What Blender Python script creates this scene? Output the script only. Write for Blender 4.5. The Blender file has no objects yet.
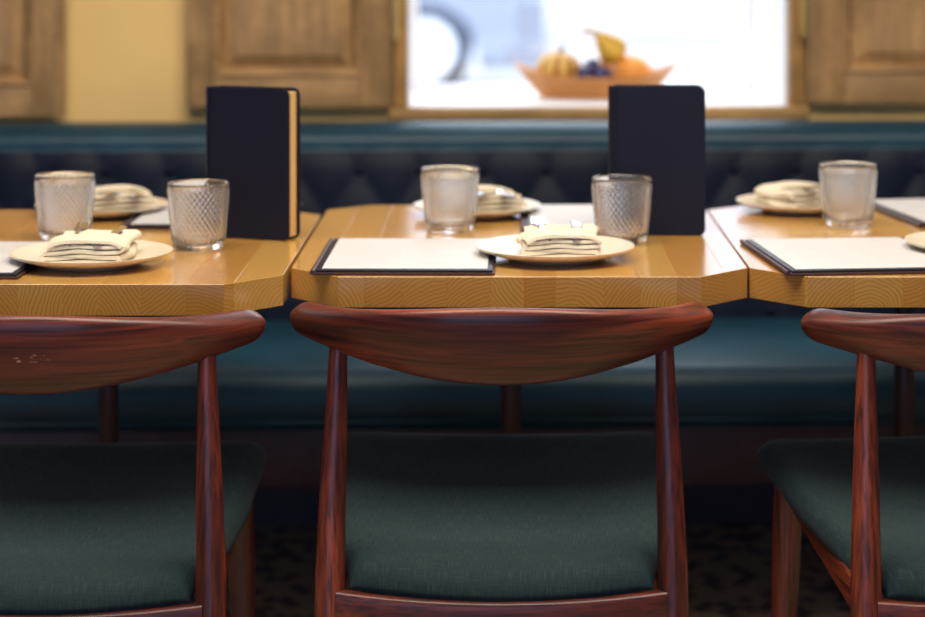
import bpy, bmesh, math, random
from mathutils import Vector, Matrix
random.seed(7)
PI = math.pi
C = bpy.context.scene.collection
sc = bpy.context.scene

# ------------------------------------------------------------------ camera
F_PX, VPX, VPY, CAM_H = 2184.0, 503.0, -75.0, 1.21
cd = bpy.data.cameras.new('camera')
cam = bpy.data.objects.new('camera', cd); C.objects.link(cam)
cam.location = (0, 0, CAM_H); cam.rotation_euler = (PI/2, 0, 0)
cd.sensor_width = 36; cd.lens = F_PX*36/925
cd.shift_x = (462.5-VPX)/925; cd.shift_y = (VPY-308.5)/925
cd.clip_start = 0.05; cd.clip_end = 200
cd.dof.use_dof = True; cd.dof.focus_distance = 2.74; cd.dof.aperture_fstop = 2.8
sc.camera = cam

# ------------------------------------------------------------------ light
w = bpy.data.worlds.new('overcast_sky'); sc.world = w; w.use_nodes = True
bg = w.node_tree.nodes['Background']
bg.inputs[0].default_value = (0.84, 0.90, 1.0, 1); bg.inputs[1].default_value = 5.2

def area(name, loc, rot, sx, sy, power, col):
    l = bpy.data.lights.new(name, 'AREA'); l.shape = 'RECTANGLE'; l.size = sx; l.size_y = sy
    l.energy = power; l.color = col
    o = bpy.data.objects.new(name, l); C.objects.link(o); o.location = loc; o.rotation_euler = rot
    return o
area('ceiling_light', (0.2, 2.35, 2.72), (0, 0, 0), 3.0, 1.2, 108, (1.0, 0.91, 0.78))
area('added_blue_fill', (-0.8, -2.6, 1.15), (PI/2, 0, -0.12), 4.0, 2.1, 56, (0.40, 0.58, 1.0))  # added cool fill behind the camera, tints the shadows blue

sc.view_settings.view_transform = 'Standard'
sc.view_settings.look = 'None'
sc.view_settings.exposure = 0.0
sc.view_settings.gamma = 1.0
sc.view_settings.use_curve_mapping = False

# ------------------------------------------------------------------ helpers
def tag(o, label=None, cat=None, group=None, kind=None):
    if label: o['label'] = label
    if cat: o['category'] = cat
    if group: o['group'] = group
    if kind: o['kind'] = kind
    return o

def empty(name, loc=(0, 0, 0), rz=0):
    o = bpy.data.objects.new(name, None); C.objects.link(o)
    o.location = loc; o.rotation_euler = (0, 0, rz); o.empty_display_size = 0.05
    return o

def link(name, me, mat, parent=None, loc=(0, 0, 0), rot=(0, 0, 0), smooth=None):
    if isinstance(me, bmesh.types.BMesh):
        b = me; bmesh.ops.recalc_face_normals(b, faces=b.faces)
        me = bpy.data.meshes.new(name); b.to_mesh(me); b.free()
    if mat and not me.materials: me.materials.append(mat)
    if smooth is not None:
        me.polygons.foreach_set('use_smooth', [True]*len(me.polygons))
        if smooth < 180: me.set_sharp_from_angle(angle=math.radians(smooth))
    o = bpy.data.objects.new(name, me); C.objects.link(o)
    o.parent = parent; o.location = loc; o.rotation_euler = rot
    return o

def copy_tree(o, parent=None):
    c = o.copy(); C.objects.link(c); c.parent = parent
    for ch in list(o.children): copy_tree(ch, c)
    return c

def bbox(bm, x0, x1, y0, y1, z0, z1, bev=0.0, seg=2):
    vs = [bm.verts.new(p) for p in ((x0,y0,z0),(x1,y0,z0),(x1,y1,z0),(x0,y1,z0),(x0,y0,z1),(x1,y0,z1),(x1,y1,z1),(x0,y1,z1))]
    fs = [bm.faces.new([vs[i] for i in f]) for f in ((0,3,2,1),(4,5,6,7),(0,1,5,4),(1,2,6,5),(2,3,7,6),(3,0,4,7))]
    if bev:
        es = list({e for f in fs for e in f.edges})
        bmesh.ops.bevel(bm, geom=es, offset=bev, segments=seg, affect='EDGES', profile=0.5)

def box(name, x0, x1, y0, y1, z0, z1, mat, parent=None, bev=0.0, seg=2, loc=(0,0,0), rot=(0,0,0)):
    bm = bmesh.new(); bbox(bm, x0, x1, y0, y1, z0, z1, bev, seg)
    return link(name, bm, mat, parent, loc, rot, smooth=35 if bev else None)

def loft(bm, rings, closed=True, caps=True):
    rv = [[bm.verts.new(p) for p in r] for r in rings]
    n = len(rv[0])
    for a, b in zip(rv, rv[1:]):
        for i in range(n if closed else n-1):
            j = (i+1) % n
            bm.faces.new((a[i], a[j], b[j], b[i]))
    if caps and closed:
        bm.faces.new(list(reversed(rv[0]))); bm.faces.new(rv[-1])
    return rv

def lathe(bm, prof, n=48, fn=None):
    """prof: list of (r, z); r==0 collapses to a pole"""
    rings = []
    for k, (r, z) in enumerate(prof):
        if r <= 1e-6: rings.append([bm.verts.new((0, 0, z))])
        else:
            row = []
            for i in range(n):
                a = 2*PI*i/n; rr = r + (fn(k, a, z) if fn else 0)
                row.append(bm.verts.new((rr*math.cos(a), rr*math.sin(a), z)))
            rings.append(row)
    for a, b in zip(rings, rings[1:]):
        for i in range(n):
            j = (i+1) % n
            if len(a) == 1 and len(b) == 1: continue
            if len(a) == 1: bm.faces.new((a[0], b[j], b[i]))
            elif len(b) == 1: bm.faces.new((a[i], a[j], b[0]))
            else: bm.faces.new((a[i], a[j], b[j], b[i]))

def tube(bm, pts, rads, n=10, sq=1.0):
    """round bar along pts (list of Vector) with a radius for each point"""
    rings = []
    P = [Vector(p) for p in pts]
    for i, p in enumerate(P):
        t = (P[min(i+1, len(P)-1)] - P[max(i-1, 0)]).normalized()
        ref = Vector((0, 1, 0)) if abs(t.y) < 0.9 else Vector((1, 0, 0))
        u = t.cross(ref).normalized(); v = t.cross(u).normalized()
        rings.append([p + rads[i]*(math.cos(2*PI*k/n)*u + sq*math.sin(2*PI*k/n)*v) for k in range(n)])
    loft(bm, rings)

def interp(t, xs, ys):
    if t <= xs[0]: return ys[0]
    for i in range(len(xs)-1):
        if t <= xs[i+1]:
            u = (t-xs[i])/(xs[i+1]-xs[i]); u2 = u*u*(3-2*u)
            return ys[i] + (ys[i+1]-ys[i])*(0.5*u+0.5*u2)
    return ys[-1]

# ------------------------------------------------------------------ materials
def lin(r, g, b):
    f = lambda c: (c/255/12.92 if c/255 <= 0.04045 else ((c/255+0.055)/1.055)**2.4)
    return (f(r), f(g), f(b), 1)

class NT:
    def __init__(s, name):
        s.m = bpy.data.materials.new(name); s.m.use_nodes = True
        s.t = s.m.node_tree; s.b = s.t.nodes['Principled BSDF']
    def n(s, kind, **kw):
        o = s.t.nodes.new(kind)
        for k, v in kw.items(): setattr(o, k, v)
        return o
    def l(s, a, b): s.t.links.new(a, b)
    def set(s, **kw):
        for k, v in kw.items(): s.b.inputs[k.replace('_', ' ')].default_value = v
        return s
    def coord(s, scale=(1, 1, 1), offs=None):
        tc = s.n('ShaderNodeTexCoord'); mp = s.n('ShaderNodeMapping')
        mp.inputs['Scale'].default_value = scale
        s.l(tc.outputs['Object'], mp.inputs['Vector'])
        return mp.outputs['Vector']
    def noise(s, vec, scale, detail=4, rough=0.5, dist=0.0):
        o = s.n('ShaderNodeTexNoise'); o.inputs['Scale'].default_value = scale; o.inputs['Detail'].default_value = detail
        o.inputs['Roughness'].default_value = rough; o.inputs['Distortion'].default_value = dist
        s.l(vec, o.inputs['Vector']); return o.outputs['Fac']
    def ramp(s, fac, stops):
        o = s.n('ShaderNodeValToRGB'); cr = o.color_ramp
        while len(cr.elements) < len(stops): cr.elements.new(0.5)
        for e, (p, c) in zip(cr.elements, stops): e.position = p; e.color = c
        s.l(fac, o.inputs['Fac']); return o.outputs['Color']
    def mix(s, fac, a, b, mode='MIX'):
        o = s.n('ShaderNodeMix', data_type='RGBA', blend_type=mode)
        for i, v in ((0, fac), (6, a), (7, b)):
            if hasattr(v, 'is_linked'): s.l(v, o.inputs[i])
            else: o.inputs[i].default_value = v
        return o.outputs[2]
    def math(s, op, a, b=0.0):
        o = s.n('ShaderNodeMath', operation=op)
        for i, v in ((0, a), (1, b)):
            if hasattr(v, 'is_linked'): s.l(v, o.inputs[i])
            else: o.inputs[i].default_value = v
        return o.outputs[0]
    def rand(s): return s.n('ShaderNodeObjectInfo').outputs['Random']
    def bump(s, h, strength, dist=0.001):
        o = s.n('ShaderNodeBump'); o.inputs['Strength'].default_value = strength; o.inputs['Distance'].default_value = dist
        s.l(h, o.inputs['Height']); s.l(o.outputs['Normal'], s.b.inputs['Normal'])
    def col(s, c): s.l(c, s.b.inputs['Base Color'])

def plain(name, c, rough=0.5, vary=0.06, scale=30, bump=0.0, **kw):
    t = NT(name); v = t.coord(); f = t.noise(v, scale, 5)
    d = tuple(x*(1-vary) for x in c[:3]) + (1,); u = tuple(min(1, x*(1+vary)) for x in c[:3]) + (1,)
    t.col(t.ramp(f, [(0.3, d), (0.7, u)])); t.set(Roughness=rough, **kw)
    if bump: t.bump(f, bump)
    return t.m

def chair_wood(name, axis, scuff=False, follow=False):
    t = NT(name)
    s1 = [64, 64, 64]; s1[axis] = 1.6
    s2 = [14, 14, 14]; s2[axis] = 0.8
    rnd = t.rand(); tc = t.n('ShaderNodeTexCoord')
    vm = t.n('ShaderNodeVectorMath', operation='ADD'); cb = t.n('ShaderNodeCombineXYZ')
    for k in range(3): t.l(t.math('MULTIPLY', rnd, 3.1+k), cb.inputs[k])
    gsrc = t.n('ShaderNodeAttribute', attribute_name='grain').outputs['Vector'] if follow else tc.outputs['Object']
    t.l(gsrc, vm.inputs[0]); t.l(cb.outputs[0], vm.inputs[1])
    def mapped(s):
        mp = t.n('ShaderNodeMapping'); mp.inputs['Scale'].default_value = s; t.l(vm.outputs[0], mp.inputs['Vector']); return mp.outputs[0]
    fine = t.noise(mapped(s1), 3.0, 6, 0.6, 0.3)
    broad = t.noise(mapped(s2), 1.5, 4, 0.55, 0.8)
    base = t.ramp(broad, [(0.30, lin(60, 20, 17)), (0.5, lin(106, 42, 26)), (0.70, lin(158, 72, 40))])
    c = t.mix(t.ramp(fine, [(0.38, (0.8, 0.8, 0.8, 1)), (0.56, (0, 0, 0, 1))]), base, lin(40, 13, 15))
    if scuff:
        sp = t.n('ShaderNodeSeparateXYZ'); t.l(tc.outputs['Object'], sp.inputs[0])
        dx = t.math('ABSOLUTE', t.math('SUBTRACT', sp.outputs[0], 0.008)); dz = t.math('ABSOLUTE', t.math('SUBTRACT', sp.outputs[2], 0.692))
        m = t.math('MULTIPLY', t.math('LESS_THAN', dx, 0.024), t.math('LESS_THAN', dz, 0.0045))
        mp = t.n('ShaderNodeMapping'); mp.inputs['Scale'].default_value = (120, 1, 190); t.l(tc.outputs['Object'], mp.inputs['Vector'])
        m = t.math('MULTIPLY', m, t.math('GREATER_THAN', t.noise(mp.outputs[0], 1.0, 2), 0.60))
        c = t.mix(m, c, lin(205, 160, 130))
    t.col(c); t.set(Roughness=0.42, Coat_Weight=0.22, Coat_Roughness=0.22)
    t.bump(fine, 0.12, 0.0006)
    return t.m

def table_wood():
    t = NT('oiled_spruce')
    rnd = t.rand(); tc = t.n('ShaderNodeTexCoord')
    wn = t.n('ShaderNodeTexWhiteNoise', noise_dimensions='1D'); t.l(t.math('MULTIPLY', rnd, 977.0), wn.inputs['W'])
    sp = t.n('ShaderNodeSeparateColor'); t.l(wn.outputs['Color'], sp.inputs[0])
    cb = t.n('ShaderNodeCombineXYZ')
    t.l(t.math('MULTIPLY', t.math('SUBTRACT', sp.outputs[0], 0.5), 0.22), cb.inputs[0])
    t.l(t.math('MULTIPLY', sp.outputs[1], 4.0), cb.inputs[1])
    sg = t.math('SIGN', t.math('SUBTRACT', sp.outputs[2], 0.4))
    t.l(t.math('MULTIPLY', sg, t.math('ADD', t.math('MULTIPLY', sp.outputs[1], 0.11), 0.034)), cb.inputs[2])
    vm = t.n('ShaderNodeVectorMath', operation='ADD'); t.l(tc.outputs['Object'], vm.inputs[0]); t.l(cb.outputs[0], vm.inputs[1])
    mp = t.n('ShaderNodeMapping'); mp.inputs['Scale'].default_value = (1, 0.06, 1); t.l(vm.outputs[0], mp.inputs['Vector'])
    wv = t.n('ShaderNodeTexWave', wave_type='RINGS', rings_direction='Y', wave_profile='SAW')
    wv.inputs['Scale'].default_value = 62; wv.inputs['Distortion'].default_value = 8.0; wv.inputs['Detail'].default_value = 2
    wv.inputs['Detail Scale'].default_value = 0.5
    t.l(mp.outputs[0], wv.inputs['Vector'])
    mp2 = t.n('ShaderNodeMapping'); mp2.inputs['Scale'].default_value = (260, 3, 260); t.l(vm.outputs[0], mp2.inputs['Vector'])
    fib = t.noise(mp2.outputs[0], 1.0, 4)
    base = t.mix(sp.outputs[1], lin(226, 176, 92), lin(208, 150, 70))
    ring = t.ramp(wv.outputs['Fac'], [(0.0, (0, 0, 0, 1)), (0.55, (0.10, 0.10, 0.10, 1)), (0.86, (0.72, 0.72, 0.72, 1)), (1.0, (0.1, 0.1, 0.1, 1))])
    nz = t.n('ShaderNodeSeparateXYZ'); t.l(tc.outputs['Normal'], nz.inputs[0])
    endg = t.math('ADD', t.math('MULTIPLY', t.math('ABSOLUTE', nz.outputs[1]), 0.52), 0.16)      # end grain drinks more oil
    c = t.mix(t.math('MULTIPLY', ring, endg), base, lin(112, 62, 22))
    c = t.mix(t.math('MULTIPLY', t.math('ABSOLUTE', nz.outputs[1]), 0.30), c, lin(128, 84, 26))
    c = t.mix(t.math('MULTIPLY', fib, 0.25), c, lin(150, 92, 40))
    t.col(c); t.set(Roughness=0.24, Coat_Weight=0.8, Coat_Roughness=0.13)
    t.bump(fib, 0.05, 0.0004)
    return t.m

def fabric(name):
    t = NT(name)
    def gc(sv):
        mp = t.n('ShaderNodeMapping'); mp.inputs['Scale'].default_value = sv
        t.l(t.n('ShaderNodeAttribute', attribute_name='grain').outputs['Vector'], mp.inputs['Vector']); return mp.outputs[0]
    a = t.noise(gc((1000, 45, 1)), 1.0, 3); b = t.noise(gc((45, 1000, 1)), 1.0, 3); g = t.noise(t.coord(), 9, 3)
    f = t.math('ADD', t.math('MULTIPLY', a, 0.6), t.math('MULTIPLY', b, 0.4))
    c = t.ramp(f, [(0.34, lin(20, 38, 46)), (0.52, lin(36, 55, 56)), (0.70, lin(68, 80, 64))])
    c = t.mix(t.math('MULTIPLY', g, 0.35), c, lin(26, 42, 48))
    t.col(c); t.set(Roughness=0.85, Sheen_Weight=0.04, Specular_IOR_Level=0.25); t.bump(f, 0.35, 0.0008)
    return t.m

def leather(name, c0, c1, spec):
    t = NT(name); v = t.coord()
    a = t.noise(v, 260, 4); b = t.noise(v, 6, 4)
    t.col(t.ramp(b, [(0.3, c0), (0.7, c1)])); t.set(Roughness=0.45, Specular_IOR_Level=spec); t.bump(a, 0.12, 0.0006)
    return t.m

def shutter_wood(name, axis, tint):
    t = NT(name); s = [28, 28, 28]; s[axis] = 2.2
    rnd = t.rand(); tc = t.n('ShaderNodeTexCoord'); vm = t.n('ShaderNodeVectorMath', operation='ADD'); cb = t.n('ShaderNodeCombineXYZ')
    t.l(t.math('MULTIPLY', rnd, 5.0), cb.inputs[0]); t.l(t.math('MULTIPLY', rnd, 3.0), cb.inputs[2])
    t.l(tc.outputs['Object'], vm.inputs[0]); t.l(cb.outputs[0], vm.inputs[1])
    mp = t.n('ShaderNodeMapping'); mp.inputs['Scale'].default_value = s; t.l(vm.outputs[0], mp.inputs['Vector'])
    g = t.noise(mp.outputs[0], 1.6, 6, 0.6, 0.4); bl = t.noise(vm.outputs[0], 7, 5, 0.65)
    c = t.ramp(g, [(0.3, tuple(x*0.55 for x in tint[:3])+(1,)), (0.55, tint), (0.8, tuple(min(1, x*1.25) for x in tint[:3])+(1,))])
    c = t.mix(t.ramp(bl, [(0.42, (0.7, 0.7, 0.7, 1)), (0.6, (0, 0, 0, 1))]), c, tuple(x*0.5 for x in tint[:3])+(1,))
    t.col(c); t.set(Roughness=0.6); t.bump(g, 0.2, 0.001)
    return t.m

def paper_mat():
    t = NT('menu_paper'); tc = t.n('ShaderNodeTexCoord'); sp = t.n('ShaderNodeSeparateXYZ'); t.l(tc.outputs['Object'], sp.inputs[0])
    x, y = sp.outputs[0], sp.outputs[1]
    line = t.math('LESS_THAN', t.math('FRACT', t.math('MULTIPLY', y, 95.0)), 0.42)
    colm = t.math('MULTIPLY', t.math('GREATER_THAN', t.math('ABSOLUTE', x), 0.012), t.math('LESS_THAN', t.math('ABSOLUTE', x), 0.080))
    rows = t.math('MULTIPLY', t.math('LESS_THAN', t.math('ABSOLUTE', y), 0.105), t.math('GREATER_THAN', t.math('FRACT', t.math('MULTIPLY', y, 14.0)), 0.25))
    v = t.coord((150, 95, 1)); wd = t.math('GREATER_THAN', t.noise(v, 1.0, 1), 0.42)
    m = t.math('MULTIPLY', t.math('MULTIPLY', line, colm), t.math('MULTIPLY', rows, wd))
    t.col(t.mix(t.math('MULTIPLY', m, 0.16), lin(203, 199, 198), lin(142, 148, 136))); t.set(Roughness=0.55)
    return t.m

def pane_mat(name, refl=0.07):
    t = NT(name); t.t.nodes.remove(t.b); out = t.t.nodes['Material Output']
    tr = t.n('ShaderNodeBsdfTransparent'); tr.inputs[0].default_value = (0.97, 0.98, 0.98, 1)
    gl = t.n('ShaderNodeBsdfGlossy'); gl.inputs['Roughness'].default_value = 0.02
    mx = t.n('ShaderNodeMixShader'); mx.inputs[0].default_value = refl
    t.l(tr.outputs[0], mx.inputs[1]); t.l(gl.outputs[0], mx.inputs[2]); t.l(mx.outputs[0], out.inputs['Surface'])
    return t.m

M = {}
M['wood_x'] = chair_wood('mahogany_along_side_to_side', 0)
M['wood_rail'] = chair_wood('mahogany_backrest', 0, False, True)
M['wood_x_scuffed'] = chair_wood('mahogany_scuffed_backrest', 0, True, True)
M['wood_y'] = chair_wood('mahogany_along_side', 1)
M['wood_z'] = chair_wood('mahogany_along_leg', 2)
M['table'] = table_wood()
M['fabric'] = fabric('green_grey_weave')
M['leather'] = leather('teal_leather', lin(4, 46, 62), lin(7, 62, 80), 0.42)
M['shaded_leather'] = leather('shaded_leather', lin(12, 20, 36), lin(17, 26, 44), 0.12)  # darker copy of the teal leather: shade on the back put into its colour
M['plaster'] = plain('ochre_plaster', lin(244, 203, 130), 0.8, 0.05, 4, 0.05)
M['room_paint'] = plain('deep_blue_paint', lin(58, 78, 116), 0.7, 0.05, 4)
M['ceiling'] = plain('ceiling_paint', lin(150, 164, 190), 0.85, 0.03, 5)
M['white_paint'] = plain('white_paint', lin(236, 236, 238), 0.45, 0.02, 12)
M['sill_wood'] = shutter_wood('sill_wood', 0, lin(206, 160, 96))
M['jamb_wood'] = shutter_wood('jamb_wood', 2, lin(196, 148, 86))
M['shut_z'] = shutter_wood('aged_oak_upright', 2, lin(190, 148, 96))
M['shut_x'] = shutter_wood('aged_oak_crosswise', 0, lin(190, 148, 96))
M['shut_panel'] = shutter_wood('aged_oak_panel', 2, lin(190, 148, 96))
M['brass'] = plain('brass', lin(232, 196, 112), 0.3, 0.1, 60, Metallic=1.0)
M['steel'] = plain('cutlery_steel', lin(205, 205, 208), 0.16, 0.03, 60, Metallic=1.0)
M['stoneware'] = plain('cream_stoneware', lin(218, 205, 182), 0.28, 0.03, 40)
M['linen'] = plain('cream_linen', lin(226, 211, 184), 0.9, 0.05, 420, 0.25)
M['book'] = plain('midnight_leatherette', lin(8, 12, 34), 0.65, 0.15, 220, 0.25, Specular_IOR_Level=0.3)
M['pages'] = plain('tan_page_edges', lin(226, 180, 108), 0.75, 0.08, 300)
M['menu_cover'] = plain('dark_brown_leather', lin(66, 36, 32), 0.5, 0.15, 160, 0.15)
M['menu_black'] = plain('black_card', lin(24, 26, 34), 0.45, 0.1, 160)
M['paper'] = paper_mat()
M['plinth'] = plain('dark_stained_board', lin(64, 42, 50), 0.5, 0.2, 30)
M['dark_metal'] = plain('dark_bronze_post', lin(52, 36, 38), 0.4, 0.1, 60, Metallic=0.3)
M['tile'] = None
M['grout'] = plain('dark_grout', lin(24, 27, 44), 0.9, 0.2, 60)
M['pane'] = pane_mat('window_pane')
g = NT('clear_glass'); g.set(Base_Color=(1, 1, 1, 1), Roughness=0.0, IOR=1.5, Transmission_Weight=0.965); M['glass'] = g.m
t = NT('hexagon_tile'); r = t.rand(); tv = t.noise(t.coord(), 13, 4); tg = t.n('ShaderNodeNewGeometry').outputs['Random Per Island']
M['tile'] = t.m
t.col(t.mix(t.math('MULTIPLY', t.math('GREATER_THAN', t.math('FRACT', t.math('ADD', t.math('MULTIPLY', r, 7.3), t.math('MULTIPLY', tg, 5.7))), 0.6), 0.9), t.ramp(tv, [(0.3, lin(218, 186, 140)), (0.7, lin(238, 208, 160))]), lin(130, 104, 92)))
t.set(Roughness=0.45)

# ------------------------------------------------------------------ the setting
PHI = 0.035                    # the window wall stands a little askew to the row of tables
ORG = (0.0, 4.30, 0.0)
def wall_empty(name): return empty(name, ORG, PHI)
W_V0, W_V1 = 0.15, 0.66        # inner and outer face of the window wall
Z_SILL = 0.839
OPEN = [(-2.11, -1.31), (-0.197, 0.597), (1.72, 2.51)]
Z_TOP = 2.15

def window_wall():
    us = sorted([-3.6, 3.8] + [u for o in OPEN for u in o]); zs = [-0.3, Z_SILL-0.035, Z_TOP, 2.9]
    bm = bmesh.new(); cache = {}
    def V(u, v, z):
        k = (round(u, 4), round(v, 4), round(z, 4))
        if k not in cache: cache[k] = bm.verts.new((u, v, z))
        return cache[k]
    def hole(i, j): return j == 1 and any(abs(us[i]-o[0]) < 1e-6 for o in OPEN)
    for i in range(len(us)-1):
        for j in range(3):
            u0, u1, z0, z1 = us[i], us[i+1], zs[j], zs[j+1]
            if hole(i, j):
                a, b = W_V0, W_V1
                for q in (((u0,a,z0),(u0,b,z0),(u0,b,z1),(u0,a,z1)), ((u1,a,z0),(u1,a,z1),(u1,b,z1),(u1,b,z0)),
                          ((u0,a,z0),(u1,a,z0),(u1,b,z0),(u0,b,z0)), ((u0,a,z1),(u0,b,z1),(u1,b,z1),(u1,a,z1))):
                    bm.faces.new([V(*p) for p in q])
            else:
                for v in (W_V0, W_V1):
                    bm.faces.new([V(u0,v,z0), V(u1,v,z0), V(u1,v,z1), V(u0,v,z1)])
    o = link('wall_back', bm, M['plaster'], None, ORG, (0, 0, PHI))
    tag(o, kind='structure'); return o
window_wall()

def room_wall(name, *b):
    tag(box(name, *b, M['room_paint']), kind='structure')
room_wall('wall_left', -3.75, -3.6, -3.3, 4.9, -0.3, 2.9)
room_wall('wall_right', 3.7, 3.85, -3.3, 5.2, -0.3, 2.9)
room_wall('wall_front', -3.75, 3.85, -3.45, -3.3, -0.3, 2.9)
tag(box('ceiling', -3.75, 3.85, -3.45, 5.4, 2.9, 3.05, M['ceiling']), kind='structure')

for n, (u0, u1) in enumerate(OPEN):
    e = wall_empty('window_%d' % (n+1)); tag(e, kind='structure')
    # white lining of the deep reveal
    box('reveal_lining', u0, u0+0.012, W_V0+0.012, W_V1-0.07, Z_SILL, Z_TOP, M['white_paint'], e)
    box('reveal_lining', u1-0.012, u1, W_V0+0.012, W_V1-0.07, Z_SILL, Z_TOP, M['white_paint'], e)
    box('reveal_lining', u0+0.012, u1-0.012, W_V0+0.012, W_V1-0.07, Z_TOP-0.012, Z_TOP, M['white_paint'], e)
    box('sill', u0+0.001, u1-0.001, W_V0+0.012, W_V1-0.07, Z_SILL-0.034, Z_SILL, M['white_paint'], e)
    box('sill_nosing', u0-0.03, u1+0.03, W_V0-0.028, W_V0+0.012, Z_SILL-0.026, Z_SILL+0.001, M['sill_wood'], e, 0.006)
    for a, b in ((u0-0.022, u0+0.008), (u1-0.008, u1+0.022)):
        box('jamb', a, b, W_V0-0.016, W_V0+0.012, Z_SILL+0.002, Z_TOP+0.02, M['jamb_wood'], e, 0.004)
    box('head', u0-0.022, u1+0.022, W_V0-0.016, W_V0+0.012, Z_TOP-0.008, Z_TOP+0.03, M['sill_wood'], e, 0.004)
    v0, v1 = W_V1-0.07, W_V1-0.02
    fr = bmesh.new()
    for q in ((u0, u0+0.03, Z_SILL-0.034, Z_TOP), (u1-0.03, u1, Z_SILL-0.034, Z_TOP), (u0+0.03, u1-0.03, Z_SILL-0.034, Z_SILL+0.012), (u0+0.03, u1-0.03, Z_TOP-0.05, Z_TOP)):
        bbox(fr, q[0], q[1], v0, v1, q[2], q[3])
    link('window_frame', fr, M['white_paint'], e)
    box('pane', u0+0.03, u1-0.03, v0+0.022, v0+0.028, Z_SILL+0.012, Z_TOP-0.05, M['pane'], e)
    p = bpy.data.lights.new('window_portal', 'AREA'); p.shape = 'RECTANGLE'; p.size = u1-u0-0.06; p.size_y = Z_TOP-Z_SILL-0.06
    p.cycles.is_portal = True
    po = bpy.data.objects.new('window_portal', p); C.objects.link(po)
    po.matrix_world = Matrix.Translation(ORG) @ Matrix.Rotation(PHI, 4, 'Z') @ Matrix.Translation(((u0+u1)/2, v0-0.01, (Z_TOP+Z_SILL)/2)) @ Matrix.Rotation(-PI/2, 4, 'X')

# floor with hexagonal mosaic: the tiles that show largest are single parts, the rest one field
floor = box('floor', -3.75, 3.85, -3.45, 5.0, -0.3, -0.004, M['grout']); tag(floor, kind='structure')
HEX = 0.0285
def hex_mesh(bm, cx, cy):
    r = HEX/math.sqrt(3)
    lo = [bm.verts.new((cx+(r-0.0009)*math.cos(PI/6+k*PI/3), cy+(r-0.0009)*math.sin(PI/6+k*PI/3), -0.004)) for k in range(6)]
    hi = [bm.verts.new((cx+(r-0.0022)*math.cos(PI/6+k*PI/3), cy+(r-0.0022)*math.sin(PI/6+k*PI/3), 0.0)) for k in range(6)]
    bm.faces.new(hi)
    for k in range(6): bm.faces.new((lo[k], lo[(k+1) % 6], hi[(k+1) % 6], hi[k]))
spots = []
row = 0; y = 1.6
while y < 4.42:
    x = -2.3 + (HEX/2 if row % 2 else 0)
    while x < 2.5:
        spots.append((x, y)); x += HEX
    y += HEX*math.sqrt(3)/2; row += 1
def in_view(p):
    px = VPX + F_PX*p[0]/p[1]; py = VPY + F_PX*CAM_H/p[1]
    return py < 622 and (232 < px < 318 or 688 < px < 757 or 774 < px < 860)
vis = sorted([p for p in spots if in_view(p)], key=lambda p: p[1])[:300]
hb = bmesh.new(); hex_mesh(hb, 0, 0); hm = bpy.data.meshes.new('tile'); bmesh.ops.recalc_face_normals(hb, faces=hb.faces); hb.to_mesh(hm); hb.free(); hm.materials.append(M['tile'])
vs = set(vis)
for p in vis:
    o = bpy.data.objects.new('tile', hm); C.objects.link(o); o.parent = floor; o.location = (p[0], p[1], 0)
verts, faces = [], []
r = HEX/math.sqrt(3)
for cx, cy in spots:
    if (cx, cy) in vs: continue
    b = len(verts)
    for rr, z in ((r-0.0009, -0.004), (r-0.0022, 0.0)):
        for k in range(6): verts.append((cx+rr*math.cos(PI/6+k*PI/3), cy+rr*math.sin(PI/6+k*PI/3), z))
    faces.append(tuple(range(b+6, b+12)))
    for k in range(6): faces.append((b+k, b+(k+1) % 6, b+6+(k+1) % 6, b+6+k))
me = bpy.data.meshes.new('tile_field'); me.from_pydata(verts, [], faces); me.materials.append(M['tile'])
o = bpy.data.objects.new('tile_field', me); C.objects.link(o); o.parent = floor; o['kind'] = 'stuff'

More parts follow.
